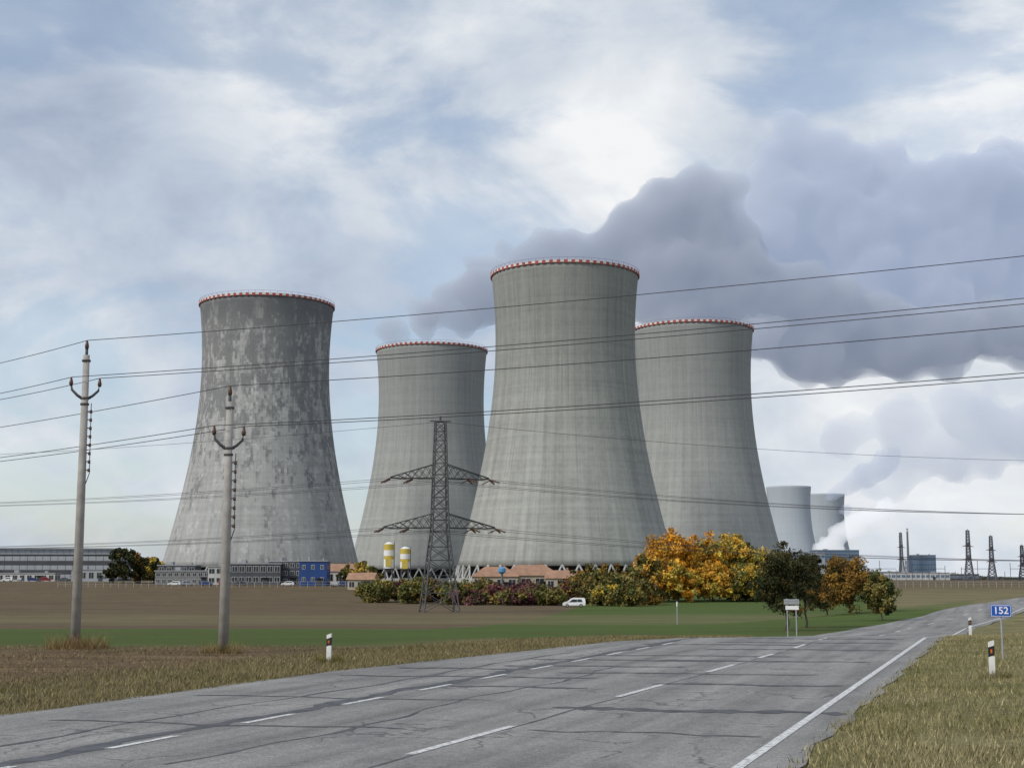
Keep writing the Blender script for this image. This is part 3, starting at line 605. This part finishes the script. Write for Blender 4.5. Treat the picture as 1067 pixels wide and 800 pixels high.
# ---------------- buildings ----------------
wallg=plain('render_grey',(.20,.20,.20),.9,.12,.2); wallw=plain('render_white',(.50,.50,.48),.9,.1,.2); walld=plain('cladding_dark',(.07,.075,.085),.7,.15,.2); wallb=plain('cladding_blue',(.02,.06,.20),.6,.12,.2)
rooft=plain('tile_roof_orange',(.34,.20,.13),.85,.2,.5); roofg=plain('roof_grey',(.30,.31,.32),.7,.1,.2); yellowp=plain('silo_yellow',(.55,.42,.08),.5,.1,.3); wallbe=plain('render_beige',(.42,.36,.26),.9,.1,.2); cladl=plain('cladding_pale',(.33,.36,.39),.7,.08,.1); cladbl=plain('cladding_pale_blue',(.10,.16,.24),.7,.08,.1)
def building(name,x,y,w,d,h,wall,rows=2,cols=10,rot=0.,roof='flat',roofm=None,winw=.6,winh=.5,base=None,winm=None,overh=.3):
    z0=g(x,y)-.3; h=h+.3; root=empty(name,(x,y,z0),rot); mb=MB(); mb.box((0,0,h/2),(w,d,h)); mb.obj('walls',[wall],root)
    mb=MB(); fl=h/rows
    for face in(-1,1):
        for r_ in range(rows):
            for c_ in range(cols):
                cx=-w/2+(c_+.5)*w/cols; cz=fl*(r_+.55); yy=face*d/2
                mb.box((cx,yy,cz),(w/cols*winw+.25,.10,fl*winh+.25),1); mb.box((cx,yy,cz),(w/cols*winw,.16,fl*winh),0)
                mb.box((cx,yy,cz),(.10,.2,fl*winh),1)
    nc=max(1,int(cols*d/w))
    for face in(-1,1):
        for r_ in range(rows):
            for c_ in range(nc): mb.box((face*w/2,-d/2+(c_+.5)*d/nc,fl*(r_+.55)),(.16,d/nc*winw,fl*winh),0)
    mb.obj('windows',[winm or glass,wallw],root)
    mb=MB(); mb.box((w*.23,-d/2-.1,1.5),(1.8,.2,2.4)); mb.box((w*.23,-d/2-.6,2.85),(2.6,1.2,.12)); mb.obj('door',[walld],root)
    mb=MB(); rm=roofm or roofg
    if roof=='flat':
        mb.box((0,0,h+.2),(w+overh*2,d+overh*2,.4)); mb.box((-w*.2,0,h+1.0),(w*.08,d*.3,1.2)); mb.box((w*.3,d*.1,h+.8),(w*.05,d*.2,.8))
    else:
        rh=d*.28; a,b=w/2+.5,d/2+.5; q=(w/2-d*.35) if roof=='hip' else a
        mb.add([(-a,-b,h),(a,-b,h),(a,b,h),(-a,b,h),(-q,0,h+rh),(q,0,h+rh)],[(0,1,5,4),(2,3,4,5),(1,2,5),(3,0,4),(3,2,1,0)])
        mb.box((w*.2,.6,h+rh),(.6,.6,1.6))
    mb.obj('roof',[rm],root); return root
B_=building
B_('office_building',PX(200,530),530,24,12,4.6,wallg,2,11)
B_('office_building',PX(236,526),526,11,12,6.2,wallw,2,4,winw=.7)
B_('office_building',PX(266,520),520,20,12,7.2,walld,2,8,winw=.7)
B_('office_building',PX(300,524),524,12,12,8.0,walld,3,5)
B_('blue_hall',PX(328,505),505,9.5,10,8.2,wallb,2,3,winw=.3,winh=.3)
B_('workshop',PX(355,530),530,16,10,4.6,wallw,1,5,roofm=rooft,roof='gable')
B_('workshop',PX(372,515),515,9,8,3.2,wallbe,1,3,roofm=rooft,roof='gable')
B_('storehouse',PX(187,545),545,14,10,6.5,walld,2,5)
B_('house',PX(516,450),450,14,11,4.2,wallbe,1,4,roof='hip',roofm=rooft)
B_('house',PX(553,456),456,17,12,4.4,wallbe,1,4,.1,roof='hip',roofm=rooft)
B_('house',PX(585,452),452,9,9,3.6,wallbe,1,3,-.1,roof='gable',roofm=rooft)
B_('house',PX(378,460),460,8,8,3.0,wallbe,1,3,-.1,roof='gable',roofm=rooft)
r_=B_('industrial_hall',PX(45,700),700,78,30,12.5,walld,3,22,.05,winw=.85,winh=.42,winm=cladl)
mb=MB(); mb.box((0,0,14.2),(70,16,2.6)); 
for i in range(24): mb.box((-34+i*3,-8.1,14.2),(.3,.3,2.4),1)
mb.box((0,0,15.7),(73,19,.5),1); mb.obj('roof_lantern',[cladl,roofg],r_)
B_('industrial_hall',PX(-40,690),690,30,30,9,cladl,2,8); B_('low_store',PX(98,660),660,18,9,5,cladl,1,5)
B_('low_store',PX(30,655),655,26,8,3.4,wallw,1,8)
for p,hh in((405,15.6),(422,13.8)):
    yy=560; x=PX(p,yy); z0=g(x,yy); root=empty('silo',(x,yy,z0)); mb=MB()
    mb.tube([(0,0,4),(0,0,5.5)],[.7,2.0],20,1); mb.tube([(0,0,5.5),(0,0,hh*.58)],2.0,20,2); mb.tube([(0,0,hh*.58),(0,0,hh*.66)],2.02,20,0); mb.tube([(0,0,hh*.66),(0,0,hh*.8)],2.0,20,2); mb.tube([(0,0,hh*.8),(0,0,hh-.8)],2.02,20,0); mb.tube([(0,0,hh-.8),(0,0,hh)],[2.0,.6],20,2)
    for a in range(4): mb.tube([(1.9*math.cos(a*1.57+.78),1.9*math.sin(a*1.57+.78),0),(1.9*math.cos(a*1.57+.78),1.9*math.sin(a*1.57+.78),6)],.16,6,1)
    mb.tube([(2.1,-.5,0),(2.1,-.5,hh)],.1,5,1); mb.tube([(2.1,.2,0),(2.1,.2,hh)],.1,5,1); mb.box((0,-1.95,hh*.5),(2.2,.5,3.2),0)
    mb.obj('silo_body',[yellowp,steel,whitep],root,smooth=False)
yy=440; x=PX(523,yy); mb=MB(); mb.tube([(0,0,0),(0,0,5.5)],.35,8,1); mb.tube([(0,0,5.2),(0,0,5.8),(0,0,6.8),(0,0,7.4)],[.4,1.2,1.2,.3],14,0); mb.obj('water_tank',[plain('tank_blue',(.10,.28,.5),.5,.1,1),steel],loc=(x,yy,g(x,yy)))
def far(name,p,yy,w,h,m,rows=3,cols=6): B_(name,PX(p,yy),yy,w,w*.5,h,m,rows,cols,winw=.7,winh=.35,winm=cladbl)
far('reactor_building',962,1500,24,25,cladbl,5,5); far('reactor_building',952,1540,16,20,cladl,4,4); far('turbine_hall',870,1500,46,30,cladbl,3,12)
far('substation_building',915,1300,34,7,cladl,2,10); far('substation_building',955,1250,50,6,wallw,1,12); far('turbine_hall',842,1400,30,26,cladl,3,8)
far('substation_building',1000,1300,30,5,walld,1,10)
for p,yy,hh in((947,1480,52),(939,1490,48)):
    x=PX(p,yy); mb=MB(); mb.tube([(0,0,0),(0,0,hh*.5),(0,0,hh)],[1.6,1.2,.9],12); mb.tube([(0,0,hh-3),(0,0,hh-1)],1.1,12,1); mb.obj('vent_stack',[hazest,white],loc=(x,yy,g(x,yy)))
mb=MB()
for i in range(10):
    x=PX(900+i*17,1000); z0=g(x,1000)
    mb.tube([(x,1000,z0),(x,1000,z0+9+3*(i%2)+2*math.sin(i*2.1))],.2,5); mb.tube([(x+4,990,z0),(x+4,990,z0+6)],.2,5)
    if i%3!=2: mb.tube([(x,1000,z0+8),(x+11,1000,z0+8)],.15,5)
mb.obj('substation_gantry',[hazest])
mb=MB()
for i in range(130):
    x=-150+i*2.5; y_=480; z0=g(x,y_); mb.box((x,y_,z0+1),(.10,.10,2))
    mb.box((x+1.25,y_,z0+1.9),(2.4,.05,.06)); mb.box((x+1.25,y_,z0+1.0),(2.4,.05,.05))
mb.obj('perimeter_fence',[conc])
print('done')
